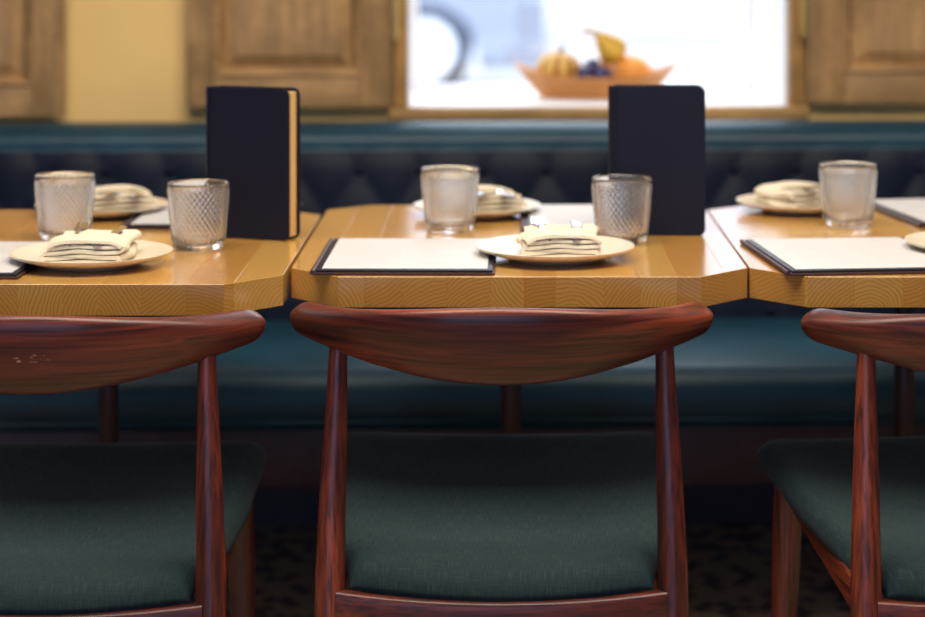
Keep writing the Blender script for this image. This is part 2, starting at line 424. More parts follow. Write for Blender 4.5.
# ------------------------------------------------------------------ shutters
def shutter(u0, u1, z0, v1, label, hinge_at, stl=0.055, strr=0.062):
    h = 1.27; th = 0.03; v0 = v1-th
    e = empty('wooden_shutter', (Matrix.Translation(ORG) @ Matrix.Rotation(PHI, 4, 'Z') @ Vector(((u0+u1)/2, v1, z0))), PHI)
    tag(e, label, 'shutter', 'panelled shutters on the window wall')
    a, b = -(u1-u0)/2, (u1-u0)/2
    box('stile', a, a+stl, -th, 0, 0, h, M['shut_z'], e, 0.003)
    box('stile', b-strr, b, -th, 0, 0, h, M['shut_z'], e, 0.003)
    zr = [(0, 0.062), (h*0.56, h*0.56+0.06), (h-0.06, h)]
    for q in zr: box('rail', a+stl, b-strr, -th, -0.001, q[0], q[1], M['shut_x'], e, 0.002)
    for (q0, q1) in ((zr[0][1], zr[1][0]), (zr[1][1], zr[2][0])):
        bm = bmesh.new(); x0, x1 = a+stl, b-strr
        rings = []
        for ins, yy in ((0.0, -0.004), (0.0, -0.012), (0.018, -0.012), (0.040, -0.023), (0.042, -0.025)):
            rings.append([(x0+ins, yy, q0+ins), (x1-ins, yy, q0+ins), (x1-ins, yy, q1-ins), (x0+ins, yy, q1-ins)])
        loft(bm, rings)
        p = link('panel', bm, M['shut_panel'], e)
        mo = bmesh.new()                      # ovolo moulding round the panel
        prof = [(0, -0.012), (0, -0.033), (0.004, -0.035), (0.010, -0.031), (0.014, -0.023), (0.017, -0.012)]
        loft(mo, [[(x0+i, yy, q0+i), (x1-i, yy, q0+i), (x1-i, yy, q1-i), (x0+i, yy, q1-i)] for i, yy in prof], True, False)
        link('moulding', mo, M['shut_x'], p)
    hx = {'left': a, 'right': b}[hinge_at]; s = -1 if hinge_at == 'left' else 1
    for hz in (0.12+0.06, h-0.2):
        bm = bmesh.new()
        tube(bm, [(hx+s*0.007, -th-0.003, hz-0.045), (hx+s*0.007, -th-0.003, hz+0.05)], [0.0055, 0.0055], 12)
        bbox(bm, min(hx, hx+s*0.014), max(hx, hx+s*0.014), -th+0.010, -th+0.013, hz-0.04, hz+0.045)
        link('hinge', bm, M['brass'], e, smooth=40)
    return e
shutter(-0.634, -0.222, 0.843, W_V0-0.004, 'aged wooden shutter folded back left of the bright window', 'right')
shutter(0.624, 1.042, 0.847, W_V0-0.004, 'aged wooden shutter folded back right of the bright window', 'left', 0.075)
shutter(-1.275, -0.877, 0.826, W_V0-0.022, 'aged wooden shutter cut off by the left edge of the photo', 'left')

# ------------------------------------------------------------------ banquette
BU0, BU1 = -2.6, 2.9
bq = wall_empty('banquette_bench')
tag(bq, 'long dark teal leather banquette with buttoned back along the window wall', 'bench')
DU, DW = 0.122, 0.175
Z_R0 = 0.732
prof = []                                        # (v, z, tuft weight)
for k in range(40):
    q = k/39; z = 0.42 + q*0.358
    prof.append((-0.135+0.105*q, z, interp(z, [0.43, 0.50, 0.745, 0.778], [0, 1, 1, 0.12])))
for k in range(1, 11):
    a = PI - k*PI/20
    prof.append((0.032+0.064*math.cos(a), 0.778+0.042*math.sin(a), 0.12*(1-k/10)))
prof += [(0.07, 0.818, 0), (0.125, 0.806, 0), (0.142, 0.785, 0), (0.142, 0.42, 0)]
nu = 560
verts, faces = [], []
for (v, z, wt) in prof:
    for i in range(nu+1):
        u = BU0+(BU1-BU0)*i/nu
        a = (u-BU0)/DU + (z-Z_R0)/DW; b = (u-BU0)/DU - (z-Z_R0)/DW
        h = (abs(math.sin(PI*a))*abs(math.sin(PI*b)))**0.5*0.008*wt
        verts.append((u, v-h, z+0.25*h))
n = nu+1; SPL = 38
def back_part(name, k0, k1, mat):
    vv_ = verts[k0*n:(k1+1)*n]; ff = [f for f in ((k*n+i, k*n+i+1, (k+1)*n+i+1, (k+1)*n+i) for k in range(k1-k0) for i in range(nu))]
    ff.append(tuple(k*n for k in range(k1-k0+1))); ff.append(tuple(k*n+nu for k in reversed(range(k1-k0+1))))
    if name == 'back_cushion':                     # close it behind, under the roll
        b = len(vv_); vv_ = vv_ + [(BU0, 0.10, 0.42), (BU1, 0.10, 0.42), (BU0, 0.10, 0.77), (BU1, 0.10, 0.77)]
        ff.append((b, b+1, b+3, b+2))
    me = bpy.data.meshes.new(name); me.from_pydata(vv_, [], ff)
    return link(name, me, mat, bq, smooth=60)
bc = back_part('back_cushion', 0, SPL, M['shaded_leather'])
back_part('top_roll', SPL, len(prof)-1, M['leather'])
bb = bmesh.new(); lathe(bb, [(0.0, 0.006), (0.006, 0.0052), (0.0095, 0.003), (0.0105, 0.0), (0.009, -0.004), (0.0, -0.004)], 14)
btn = None
for rr in range(4):
    z = Z_R0 - rr*DW/2
    vv = -0.135+0.105*(z-0.42)/0.358
    u = BU0 + (DU if rr % 2 == 0 else DU/2)
    while u < BU1-0.02:
        if btn is None: btn = link('button', bb, M['shaded_leather'], bc, (u, vv-0.003, z), (PI/2, 0, 0), smooth=180)
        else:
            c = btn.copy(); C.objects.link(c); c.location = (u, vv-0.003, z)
        u += DU
# seat: rounded loaf section extruded along the wall
sec = [(-0.06, 0.352), (-0.06, 0.452), (-0.20, 0.462), (-0.40, 0.464), (-0.50, 0.458)]
for k in range(9):
    a = PI/2 + k*PI/2/8
    sec.append((-0.535+0.055*math.cos(a), 0.398+0.057*math.sin(a)))
sec += [(-0.588, 0.370), (-0.578, 0.352)]
bm = bmesh.new(); loft(bm, [[(u, v, z) for v, z in sec] for u in [BU0+(BU1-BU0)*i/30 for i in range(31)]])
st = link('seat_cushion', bm, M['leather'], bq, smooth=50)
bm = bmesh.new(); tube(bm, [(BU0+(BU1-BU0)*i/20, -0.588, 0.366) for i in range(21)], [0.0045]*21, 8)
link('piping', bm, M['leather'], st, smooth=60)
box('front_board', BU0, BU1, -0.565, -0.54, 0.248, 0.350, M['plinth'], bq, 0.003)
box('seat_board', BU0, BU1, -0.54, 0.10, 0.325, 0.350, M['plinth'], bq)
box('back_board', BU0, BU1, 0.10, 0.145, 0.0, 0.42, M['plinth'], bq)
for u in (-2.5, -1.35, -0.3, 0.85, 1.9, 2.8):
    box('support_leg', u-0.02, u+0.02, -0.30, -0.26, 0.0, 0.325, M['plinth'], bq, 0.003)

# ------------------------------------------------------------------ tables
TZ, TT = 0.75, 0.040
def clip(poly, x0, x1):
    def half(pts, c, s):
        out = []
        for i in range(len(pts)):
            p, q = pts[i], pts[(i+1) % len(pts)]
            ip, iq = s*(p[0]-c) >= -1e-9, s*(q[0]-c) >= -1e-9
            if ip: out.append(p)
            if ip != iq:
                t = (c-p[0])/(q[0]-p[0]); out.append((c, p[1]+t*(q[1]-p[1])))
        return out
    return half(half(poly, x0, 1), x1, -1)
def table(cx, yf, label, seed, post_mat):
    rnd = random.Random(seed); W, D = 0.6115, 0.732
    e = empty('dining_table', (cx, yf+D/2, 0)); tag(e, label, 'table', 'tables set in a row along the banquette')
    hw, hd = W/2, D/2
    poly = [(-hw, -hd+0.075), (-hw+0.068, -hd), (hw-0.068, -hd), (hw, -hd+0.075), (hw, hd-0.06), (hw-0.07, hd), (-hw+0.07, hd), (-hw, hd-0.06)]
    xs = [-hw]
    while xs[-1] < hw-0.085: xs.append(xs[-1]+rnd.uniform(0.042, 0.066))
    xs.append(hw)
    for a, b in zip(xs, xs[1:]):
        pl = clip(poly, a, b); c = (a+b)/2
        bm = bmesh.new()
        lo = [bm.verts.new((x-c, y, -TT)) for x, y in pl]; hi = [bm.verts.new((x-c, y, 0)) for x, y in pl]
        bm.faces.new(list(reversed(lo))); bm.faces.new(hi)
        for i in range(len(pl)):
            j = (i+1) % len(pl); bm.faces.new((lo[i], lo[j], hi[j], hi[i]))
        bmesh.ops.remove_doubles(bm, verts=bm.verts, dist=1e-5)
        bmesh.ops.bevel(bm, geom=[ed for ed in bm.edges], offset=0.0004, segments=1, affect='EDGES')
        link('plank', bm, M['table'], e, (c, 0, TZ))
    bm = bmesh.new(); tube(bm, [(-0.01, 0.19, 0.02), (-0.01, 0.19, 0.69)], [0.0155, 0.0155], 20)
    link('pedestal_post', bm, post_mat, e, smooth=40)
    box('mounting_plate', -0.12, 0.10, -0.05, 0.28, 0.69, TZ-TT, post_mat, e, 0.003)
    for rz in (PI/4, -PI/4):
        f = bmesh.new(); loft(f, [[(x, -0.03, 0.0), (x, 0.03, 0.0), (x, 0.022, h), (x, -0.022, h)] for x, h in ((-0.24, 0.012), (-0.16, 0.018), (0, 0.03), (0.16, 0.018), (0.24, 0.012))])
        link('foot', f, post_mat, e, loc=(-0.01, 0.19, 0), rot=(0, 0, rz))
    return e
TB = (0.022, 2.855)
table(0.022, 2.855, 'light wood table in the middle with one tall dark book at its right edge', 3, M['dark_metal'])
table(-0.595, 2.795, 'light wood table cut off at the left edge of the photo', 11, M['dark_metal'])
table(0.6365, 2.855, 'light wood table cut off at the right edge of the photo', 23, M['dark_metal'])

# ------------------------------------------------------------------ chairs (back towards the camera, front is +y)
def superring(cx, cy, cz, n_dir, up, w, h, n=24, ex=2.6):
    out = []
    for k in range(n):
        a = 2*PI*k/n; c, s = math.cos(a), math.sin(a)
        x = math.copysign(abs(c)**(2/ex), c)*w/2; y = math.copysign(abs(s)**(2/ex), s)*h/2
        out.append(Vector((cx, cy, cz)) + n_dir*x + up*y)
    return out
RA = 0.2675
def rail_y(t): return -0.062 + 0.165*abs(t)**2.2
def make_chair(rail_mat):
    e = empty('dining_chair')
    # backrest: curved horn-shaped rail
    bm = bmesh.new(); rings = []; grain = []; arc = 0.0; last = None
    N = 64
    for i in range(N+1):
        t = math.sin((i/N-0.5)*PI*0.999); q = abs(t)
        x = RA*t; yy = rail_y(t)
        dy = (rail_y(min(1, q+0.01))-rail_y(max(0, q-0.01)))/0.02*(1 if t > 0 else -1)
        tan = Vector((RA, dy, 0)).normalized()
        nrm = Vector((tan.y, -tan.x, 0))                       # outward, towards the camera
        zt = 0.743-0.040*q*q+0.018*q**4; zb = 0.645+0.044*q*q
        th = interp(q, [0, 0.5, 0.8, 1.0], [0.024, 0.028, 0.040, 0.042])
        end = math.sqrt(max(0.0, 1-((q-0.93)/0.07)**2)) if q > 0.93 else 1.0
        end = max(end, 0.04)
        h = (zt-zb)*end; zc = (zt+zb)/2
        lean = interp(q, [0, 0.6, 0.85, 1], [0.20, 0.28, 0.5, 0.55])
        up = (Vector((0, 0, 1))+nrm*lean).normalized()
        side = up.cross(tan).normalized()
        cen = Vector((x, yy, zc)); arc += (cen-last).length if last else 0.0; last = cen
        rg_ = superring(x, yy, zc, side, up, th*end, h*1.02, 28, 2.7); rings.append(rg_)
        grain += [(arc, (p-cen).dot(side), (p-cen).dot(up)+0.5*(zc-0.68)) for p in rg_]
    loft(bm, rings)
    bo = link('backrest', bm, rail_mat, e, smooth=180)
    at = bo.data.attributes.new('grain', 'FLOAT_VECTOR', 'POINT'); at.data.foreach_set('vector', [c for p in grain for c in p])
    # legs
    for s in (-1, 1):
        bm = bmesh.new(); pts = []; rad = []
        for k in range(13):
            z = 0.682*k/12
            pts.append((s*interp(z, [0, 0.40, 0.69], [0.222, 0.215, 0.2065]), interp(z, [0, 0.38, 0.69], [-0.055, 0.008, 0.034]), z))
            rad.append(interp(z, [0, 0.37, 0.50, 0.69], [0.0125, 0.0195, 0.0170, 0.0112]))
        tube(bm, pts, rad, 20)
        link('leg', bm, M['wood_z'], e, smooth=60)
    for s in (-1, 1):
        bm = bmesh.new(); pts = []; rad = []
        for k in range(9):
            z = 0.446*k/8
            pts.append((s*(0.205+0.010*(1-z/0.446)), 0.372+0.02*(1-z/0.446), z)); rad.append(interp(z, [0, 0.36, 0.446], [0.0125, 0.0205, 0.0195]))
        tube(bm, pts, rad, 20)
        link('leg', bm, M['wood_z'], e, smooth=60)
    # seat frame
    def bar(name, pts, h, th, mat):
        bm = bmesh.new(); P = [Vector(p) for p in pts]; rg = []
        for i, p in enumerate(P):
            d = P[min(i+1, len(P)-1)]-P[max(i-1, 0)]; d.z = 0; d.normalize(); nn = Vector((d.y, -d.x, 0))
            hh = h if not hasattr(h, '__len__') else h[i]
            rg.append(superring(p.x, p.y, p.z, nn, Vector((0, 0, 1)), th, hh, 16, 5))
        loft(bm, rg); link(name, bm, mat, e, smooth=50)
    bar('seat_rail', [(-0.205+0.41*i/12, -0.003-0.024*(1-((i-6)/6)**2), 0.356-0.007*(1-((i-6)/6)**2)) for i in range(13)], 0.044, 0.020, M['wood_x'])
    for s in (-1, 1):
        bar('seat_rail', [(s*(0.212-0.010*k/5), 0.02+0.35*k/5, 0.363+0.062*k/5) for k in range(6)], 0.046, 0.020, M['wood_y'])
    bar('seat_rail', [(-0.195+0.39*i/8, 0.380, 0.420-0.006*(1-((i-4)/4)**2)) for i in range(9)], 0.044, 0.020, M['wood_x'])
    # saddle seat: top surface domed at the rim, dished along its middle, with a rolled edge
    nx, ny = 36, 36; bm = bmesh.new(); lay = bm.verts.layers.float_vector.new('grain')
    def outline(u, v):            # u across -1..1, v 0 rear .. 1 front
        hw_ = interp(v, [0, 0.08, 0.16, 0.6, 1], [0.190, 0.195, 0.216, 0.236, 0.240])
        rear = -0.028*(1-u*u); front = 0.004*(1-u*u)
        x = u*hw_; yv = (0.0+rear)*(1-v) + (0.425+front)*v
        return x, yv
    def surf(u, v, upper):
        x, yv = outline(u, v)
        edge = max(abs(u), abs(2*v-1)); r = (abs(u)**8+abs(2*v-1)**8)**(1/8)
        base = 0.378+0.075*v - 0.008*(1-u*u)*(1-v)
        crown = 0.038*max(0, 1-abs(u)**18)**0.5*max(0, 1-abs(2*v-1)**16)**0.5 if upper else 0.0
        dish = -0.015*(1-u*u)*(0.4+0.6*v) - 0.010*math.sin(PI*v)
        return (x, yv, base+(crown + dish*(1-r**6) if upper else 0))
    top = [[None]*(ny+1) for _ in range(nx+1)]; bot = [[None]*(ny+1) for _ in range(nx+1)]
    sp = lambda k, n: math.sin((k/n-0.5)*PI)
    for i in range(nx+1):
        for j in range(ny+1):
            u = sp(i, nx); v = (sp(j, ny)+1)/2
            rim = i in (0, nx) or j in (0, ny)
            top[i][j] = bm.verts.new(surf(u, v, True)); bot[i][j] = top[i][j] if rim else bm.verts.new(surf(u, v, False))
    for i in range(nx):
        for j in range(ny):
            bm.faces.new((top[i][j], top[i+1][j], top[i+1][j+1], top[i][j+1]))
            q = (bot[i][j+1], bot[i+1][j+1], bot[i+1][j], bot[i][j])
            try: bm.faces.new(q)
            except ValueError: pass
    for i in range(nx+1):
        for G in (top, bot):
            L = 0.0
            for j in range(ny+1):
                if j: L += (G[i][j].co-G[i][j-1].co).length
                if G is top or G[i][j] is not top[i][j]: G[i][j][lay] = (G[i][j].co.x, L, 0.0)
    link('seat', bm, M['fabric'], e, smooth=180)
    return e
def put_chair(e, x, y, rz, label):
    e.location = (x, y, 0); e.rotation_euler = (0, 0, rz); tag(e, label, 'chair', 'mahogany chairs drawn up to the tables')
    return e
ch = make_chair(M['wood_rail']); put_chair(ch, -0.002, 2.735, 0.0, 'mahogany chair with green grey seat in the middle, whole curved backrest visible')
c2 = copy_tree(ch); put_chair(c2, -0.575, 2.682, 0.0, 'mahogany chair with pale scuffs on its backrest at the left edge')
for k in c2.children:
    if k.name.startswith('backrest'):
        k.data = k.data.copy(); k.data.materials.clear(); k.data.materials.append(M['wood_x_scuffed'])
c3 = copy_tree(ch); put_chair(c3, 0.663, 2.728, 0.16, 'mahogany chair with green grey seat cut off by the right edge')

# ------------------------------------------------------------------ things on the tables
def gpos(px, py, z=TZ):
    """a point of the table plane that stands where the photograph shows it"""
    d = F_PX*(CAM_H-z)/(py-VPY); return ((px-VPX)*d/F_PX, d, z)

# tumbler with a pressed diamond pattern
def tumbler():
    bm = bmesh.new(); H = 0.094; prof = []; ks = []
    rad = lambda z: interp(z, [0, 0.006, 0.02, 0.06, 0.09], [0.0325, 0.0350, 0.0362, 0.0398, 0.0418])
    prof += [(0.0, 0.0035), (0.022, 0.0035), (0.027, 0.0004), (0.031, 0.0)]
    nz = 56
    for k in range(nz+1):
        z = 0.003+0.083*k/nz; prof.append((rad(z), z))
    lo_i, hi_i = 4, 4+nz
    prof += [(0.0416, 0.0885), (0.0418, H-0.001), (0.0411, H), (0.0401, H-0.001)]
    for k in range(9):
        z = H-0.004-(H-0.018)*k/8; prof.append((rad(z)-0.0032, z))
    prof += [(0.028, 0.0108), (0.016, 0.0098), (0.0, 0.0095)]
    NC = 34
    def fn(k, a, z):
        if not (lo_i <= k <= hi_i) or z < 0.010: return 0
        A = a*NC/(2*PI)/1.0; B = z/0.0105
        wt = min(1, (z-0.010)/0.004, (0.0855-z)/0.002)
        return 0.0019*max(0, wt)*abs(math.sin(PI*(A+B))*math.sin(PI*(A-B)))
    lathe(bm, prof, 240, fn)
    return bm
gl = None
def glass(px, py, rz, label):
    global gl
    if gl is None: gl = link('tumbler', tumbler(), M['glass'], smooth=180); o = gl
    else: o = gl.copy(); C.objects.link(o)
    p = gpos(px, py); o.location = (p[0], p[1], TZ+0.0004); o.rotation_euler = (0, 0, rz); o.scale = (1.03, 1.03, 1.005)
    tag(o, label, 'glass', 'diamond-pressed glass tumblers on the tables')
glass(65, 239, 0.1, 'pressed glass tumbler behind the left plate, furthest left of all')
glass(198.5, 249, 0.6, 'pressed glass tumbler in front of the left dark book')
glass(450, 231, 0.3, 'pressed glass tumbler between middle menu and the white back plate')
glass(622, 243, 0.9, 'pressed glass tumbler in front of the right dark book')
glass(848, 226, 0.2, 'pressed glass tumbler on the right table beyond the menu')

pl = None
def plate(px, py, label, sc_=0.98):
    global pl
    if pl is None:
        bm = bmesh.new()
        lathe(bm, [(0, 0.0025), (0.058, 0.0025), (0.060, 0.0), (0.064, 0.0), (0.067, 0.003), (0.092, 0.0095), (0.108, 0.0155), (0.1115, 0.0180),
                   (0.1118, 0.0195), (0.110, 0.0200), (0.104, 0.0180), (0.090, 0.0122), (0.074, 0.0078), (0.060, 0.0066), (0, 0.0062)], 72)
        pl = link('side_plate', bm, M['stoneware'], smooth=50); o = pl
    else: o = pl.copy(); C.objects.link(o)
    p = gpos(px, py); o.location = (p[0], p[1], TZ+0.0004)
    o.scale = (sc_,)*3; tag(o, label, 'plate', 'round cream plates on the tables'); return o.location

# folded napkin: serpentine layers seen end on, short pocket layers over long lower ones
def serp(n, w, p, z0, seed):
    rnd = random.Random(seed); pts = []
    for i in range(n):
        z = z0+i*p; s = 1 if i % 2 == 0 else -1
        m = 9; j = rnd.uniform(-0.002, 0.002)
        for k in range(m):
            x = s*(-w/2+w*k/(m-1)); x *= 1+j/w
            pts.append((x, z+0.0006*math.sin(3*x/w*PI+i)+0.0012*(1-(2*x/w)**2)))
        if i < n-1:
            for k in range(1, 6):
                a = -PI/2+PI*k/6; pts.append((s*(w/2+0.62*p*math.cos(a)), z+p/2+p/2*math.sin(a)))
    return pts
def ribbon(bm, pts, th, y0, y1, ny, f):
    n = len(pts); L, R = [], []
    for i in range(n):
        a, b = pts[max(0, i-1)], pts[min(n-1, i+1)]; dx, dz = b[0]-a[0], b[1]-a[1]; l = math.hypot(dx, dz) or 1
        L.append((pts[i][0]-dz/l*th/2, pts[i][1]+dx/l*th/2)); R.append((pts[i][0]+dz/l*th/2, pts[i][1]-dx/l*th/2))
    ring = L+list(reversed(R))
    loft(bm, [[f(x, y0+(y1-y0)*k/ny, z) for x, z in ring] for k in range(ny+1)])
def napkin_mesh():
    bm = bmesh.new(); w = 0.094; p = 0.0066
    def f(x, y, z):
        q = (y+0.055)/0.125
        return (x*(1+0.05*q)+0.003*math.sin(y*60+z*200), y+0.004*math.sin(x*40)+0.25*z*(1 if y < 0 else 0.3), z*(1+0.24*q*q) + 0.0006*math.sin(x*90+y*70))
    ribbon(bm, serp(4, w, p, 0.0030, 1), 0.0050, -0.054, 0.060, 14, f)
    ribbon(bm, [(x, 0.0030+4*p+0.0012-0.006*abs(2*x/w)**6) for x in [w*1.05*(k/16-0.5) for k in range(17)]], 0.0042, -0.057, 0.004, 10, f)
    return bm
nk = None
def napkin(loc, rz, label, dx=0, dy=0):
    global nk
    if nk is None: nk = link('napkin', napkin_mesh(), M['linen'], smooth=60); o = nk
    else: o = nk.copy(); C.objects.link(o)
    c, s = math.cos(rz), math.sin(rz)
    o.location = (loc[0]+dx, loc[1]+dy, TZ+0.0088); o.rotation_euler = (0, 0, rz)
    tag(o, label, 'napkin', 'folded linen napkins on the plates'); return o
def fork_mesh():
    bm = bmesh.new()
    secs = [(-0.080, 0.0055, 0.0), (-0.05, 0.0060, 0.0), (0.0, 0.0036, 0.001), (0.030, 0.0030, 0.003), (0.044, 0.0060, 0.003), (0.056, 0.0110, 0.0015), (0.066, 0.0118, 0.001)]
    loft(bm, [[(-h, y, z), (h, y, z), (h*0.9, y, z+0.0022), (-h*0.9, y, z+0.0022)] for y, h, z in secs])
    for k in range(4):
        x = -0.0093+0.0062*k
        loft(bm, [[(x-h, y, z), (x+h, y, z), (x+h, y, z+0.0018), (x-h, y, z+0.0018)] for y, h, z in ((0.064, 0.0021, 0.001), (0.085, 0.0018, 0.002), (0.104, 0.0009, 0.0055))])
    return bm
def knife_mesh():
    bm = bmesh.new()
    loft(bm, [[(-h+o, y, 0), (h+o, y, 0), (h*0.8+o, y, t), (-h*0.8+o, y, t)] for y, h, t, o in ((-0.080, 0.0065, 0.004, 0), (-0.03, 0.0062, 0.005, 0), (0.004, 0.0045, 0.0045, 0), (0.010, 0.0085, 0.002, 0.001), (0.06, 0.0100, 0.0018, 0.001), (0.090, 0.0088, 0.0015, 0), (0.102, 0.0045, 0.0012, -0.003), (0.106, 0.001, 0.001, -0.005))])
    return bm
cut = {}
def cutlery(nap, kind, off, label):
    if kind not in cut: cut[kind] = link(kind, fork_mesh() if kind == 'fork' else knife_mesh(), M['steel'], smooth=40); o = cut[kind]
    else: o = cut[kind].copy(); C.objects.link(o)
    rz = nap.rotation_euler[2]; c, s = math.cos(rz), math.sin(rz); dx, dy = off, 0.014; o.scale = (0.9, 0.8, 0.9)
    o.location = (nap.location.x+c*dx-s*dy, nap.location.y+s*dx+c*dy, nap.location.z+0.0280)
    o.rotation_euler = (0.045, 0, rz+(0.05 if kind == 'fork' else -0.06)); tag(o, label, kind, 'cutlery tucked into the folded napkins')
SET = [
    (plate(91, 265, 'cream plate with napkin at the front of the left table'), -0.02, 'front napkin on the left table', 0, -0.01),
    (plate(102, 215, 'cream plate at the back of the left table, behind two tumblers', 0.93), PI+0.35, 'back napkin on the left table', 0.022, 0.0),
    (plate(555, 259, 'cream plate with napkin at the front of the middle table'), 0.03, 'front napkin on the middle table', 0.006, -0.012),
    (plate(477, 215.5, 'white plate at the back of the middle table behind a tumbler', 0.9), PI+0.3, 'back napkin on the middle table', 0.008, 0.0),
    (plate(799, 211, 'white plate at the back of the right table beside a tumbler', 0.9), PI+0.45, 'back napkin on the right table', 0.0, 0.0),
]
for loc, rz, nm, dx, dy in SET:
    q = napkin(loc, rz, 'cream folded linen napkin with cutlery, the ' + nm, dx, dy)
    cutlery(q, 'fork', -0.022 if rz < 1 else 0.022, 'steel fork with its tines sticking out of the ' + nm)
    cutlery(q, 'knife', 0.024 if rz < 1 else -0.024, 'steel knife with its blade sticking out of the ' + nm)
plate(984, 254, 'cream plate cut off by the right edge beside the menu')

# menus: leather folder with a sheet of paper
mn = None
def menu(px, py, rz, label):
    global mn
    if mn is None:
        mn = empty('menu_folder')
        box('cover', -0.119, 0.119, -0.148, 0.148, 0.0, 0.0034, M['menu_cover'], mn, 0.0012)
        box('inner_board', -0.116, 0.116, -0.145, 0.146, 0.0034, 0.0066, M['menu_black'], mn, 0.001)
        box('paper', -0.109, 0.109, -0.1375, 0.1375, 0.0066, 0.0076, M['paper'], mn)
        bm = bmesh.new(); tube(bm, [(-0.121, -0.146, 0.0034), (-0.121, 0.146, 0.0034)], [0.0034, 0.0034], 10)
        link('spine', bm, M['menu_cover'], mn, smooth=60)
        o = mn
    else: o = copy_tree(mn)
    p = gpos(px, py); o.location = (p[0], p[1], TZ+0.0004); o.rotation_euler = (0, 0, rz)
    tag(o, label, 'menu', 'menus laid on the tables')
menu(410, 258.5, -0.01, 'open menu sheet at the front left of the middle table')
menu(-44, 262, -0.01, 'menu sheet half under the front plate at the left edge')
menu(850, 258, 0.10, 'menu sheet at the front of the right table')
menu(600, 221, 0.0, 'menu sheet behind the right-hand tumbler and book on the middle table')
menu(216, 217, -0.02, 'menu sheet mostly hidden behind the left dark book')
menu(962, 214, 0.16, 'menu sheet at the back of the right table, cut off')

# tall dark books standing on end
def book(x, y, rz, label, gap=0.0):
    e = empty('book', (x, y, TZ+0.0004), rz); tag(e, label, 'book', 'dark books standing on the tables')
    w_, h_, t_ = 0.131, 0.221, 0.036
    def cover(name, y0, y1):
        bm = bmesh.new(); r = 0.010; pts = [(0, 0), ]
        out = [(-w_/2, 0), (w_/2-r, 0)]
        for k in range(1, 7): a = -PI/2+k*PI/12; out.append((w_/2-r+r*math.cos(a), r+r*math.sin(a)))
        for k in range(0, 7): a = k*PI/12; out.append((w_/2-r+r*math.cos(a), h_-r+r*math.sin(a)))
        out += [(-w_/2, h_)]
        loft(bm, [[(px_, y0, z) for px_, z in out], [(px_, y1, z) for px_, z in out]])
        bmesh.ops.bevel(bm, geom=list(bm.edges), offset=0.0009, segments=2, affect='EDGES')
        return link(name, bm, M['book'], e, smooth=40)
    cover('front_cover', 0.0, 0.0032); cover('back_cover', t_-0.0032, t_)
    bm = bmesh.new(); ring = []
    for k in range(9):
        a = PI/2+PI*k/8; ring.append((-w_/2+0.012*math.cos(a), t_/2+t_/2*math.sin(a)))
    for k in range(9):
        a = PI*3/2-PI*k/8; ring.append((-w_/2+0.009*math.cos(a)*1.0, t_/2+(t_/2-0.003)*math.sin(a)))
    loft(bm, [[(a, b, z) for a, b in ring] for z in (0.0008, h_-0.0008)]); link('spine', bm, M['book'], e, smooth=40)
    bm = bmesh.new(); bbox(bm, -w_/2+0.001, w_/2-0.005, 0.0033, t_-0.0033, 0.005, h_-0.006); link('pages', bm, M['pages'], e)
    return e
p = gpos(249, 239.5); book(p[0], p[1], -0.37, 'tall black book with tan page edges on the left table')
p = gpos(661, 236); book(p[0], p[1], -0.02, 'tall black book seen flat on, standing right on the middle table')

# ------------------------------------------------------------------ tray of fruit on the sill
def wpos(u, v, z): return Matrix.Translation(ORG) @ Matrix.Rotation(PHI, 4, 'Z') @ Vector((u, v, z))
TRX, TRV = 0.214, 0.385
def tray():
    bm = bmesh.new(); N = 36
    def sect(t, ins):
        wr = 0.088*(1-abs(t)**2.2)**0.75 + 0.001; wb = 0.052*(1-abs(t)**2.4)**0.8 + 0.001
        zr = 0.046+0.026*abs(t)**3.2; xr, xb = 0.164*t, 0.108*t
        th = 0.005
        if not ins: return [(xr, -wr, zr), (xb, -wb, 0.0), (xb, wb, 0.0), (xr, wr, zr)]
        return [(xr*0.97, wr*0.94, zr), (xb*0.96, wb*0.93, th), (xb*0.96, -wb*0.93, th), (xr*0.97, -wr*0.94, zr)]
    loft(bm, [[Vector(p) for p in sect(-1+2*i/N, False)+sect(-1+2*i/N, True)] for i in range(N+1)])
    return bm
base = wpos(TRX, TRV, Z_SILL+0.0005)
tr = link('fruit_tray', tray(), plain('caramel_wood', lin(206, 140, 76), 0.45, 0.12, 40), None, base, (0, 0, PHI), smooth=30)
tr.scale = (1.10, 1, 1.05); tag(tr, 'boat-shaped tan wooden tray of fruit on the window sill', 'tray')
def fruit(name, bm, mat, dx, dy, dz, rot, label, cat, parts=()):
    p = wpos(TRX+dx, TRV+dy, Z_SILL+dz)
    o = link(name, bm, mat, None, p, rot, smooth=180); tag(o, label, cat, 'fruit in the tray on the sill')
    for nm, b, m in parts: link(nm, b, m, o, smooth=60)
    return o
def ribbed(r, h, n, amp):
    bm = bmesh.new(); prof = [(0, -h*0.80), ] + [(r*math.sin(a)**0.85, -h*math.cos(a)*(0.98 if math.cos(a) < 0 else 0.9)) for a in [PI*k/16 for k in range(1, 16)]] + [(0, h*0.86)]
    lathe(bm, prof, n*6, lambda k, a, z: -amp*r*(1-abs(math.sin(a*n/2)))*max(0, 1-abs(z/h)**3))
    return bm
def stem(z0, hgt, r, bend):
    bm = bmesh.new(); tube(bm, [(bend*q*q, 0, z0+hgt*q) for q in (0, 0.35, 0.7, 1)], [r*1.5, r, r*0.9, r*1.1], 8); return bm
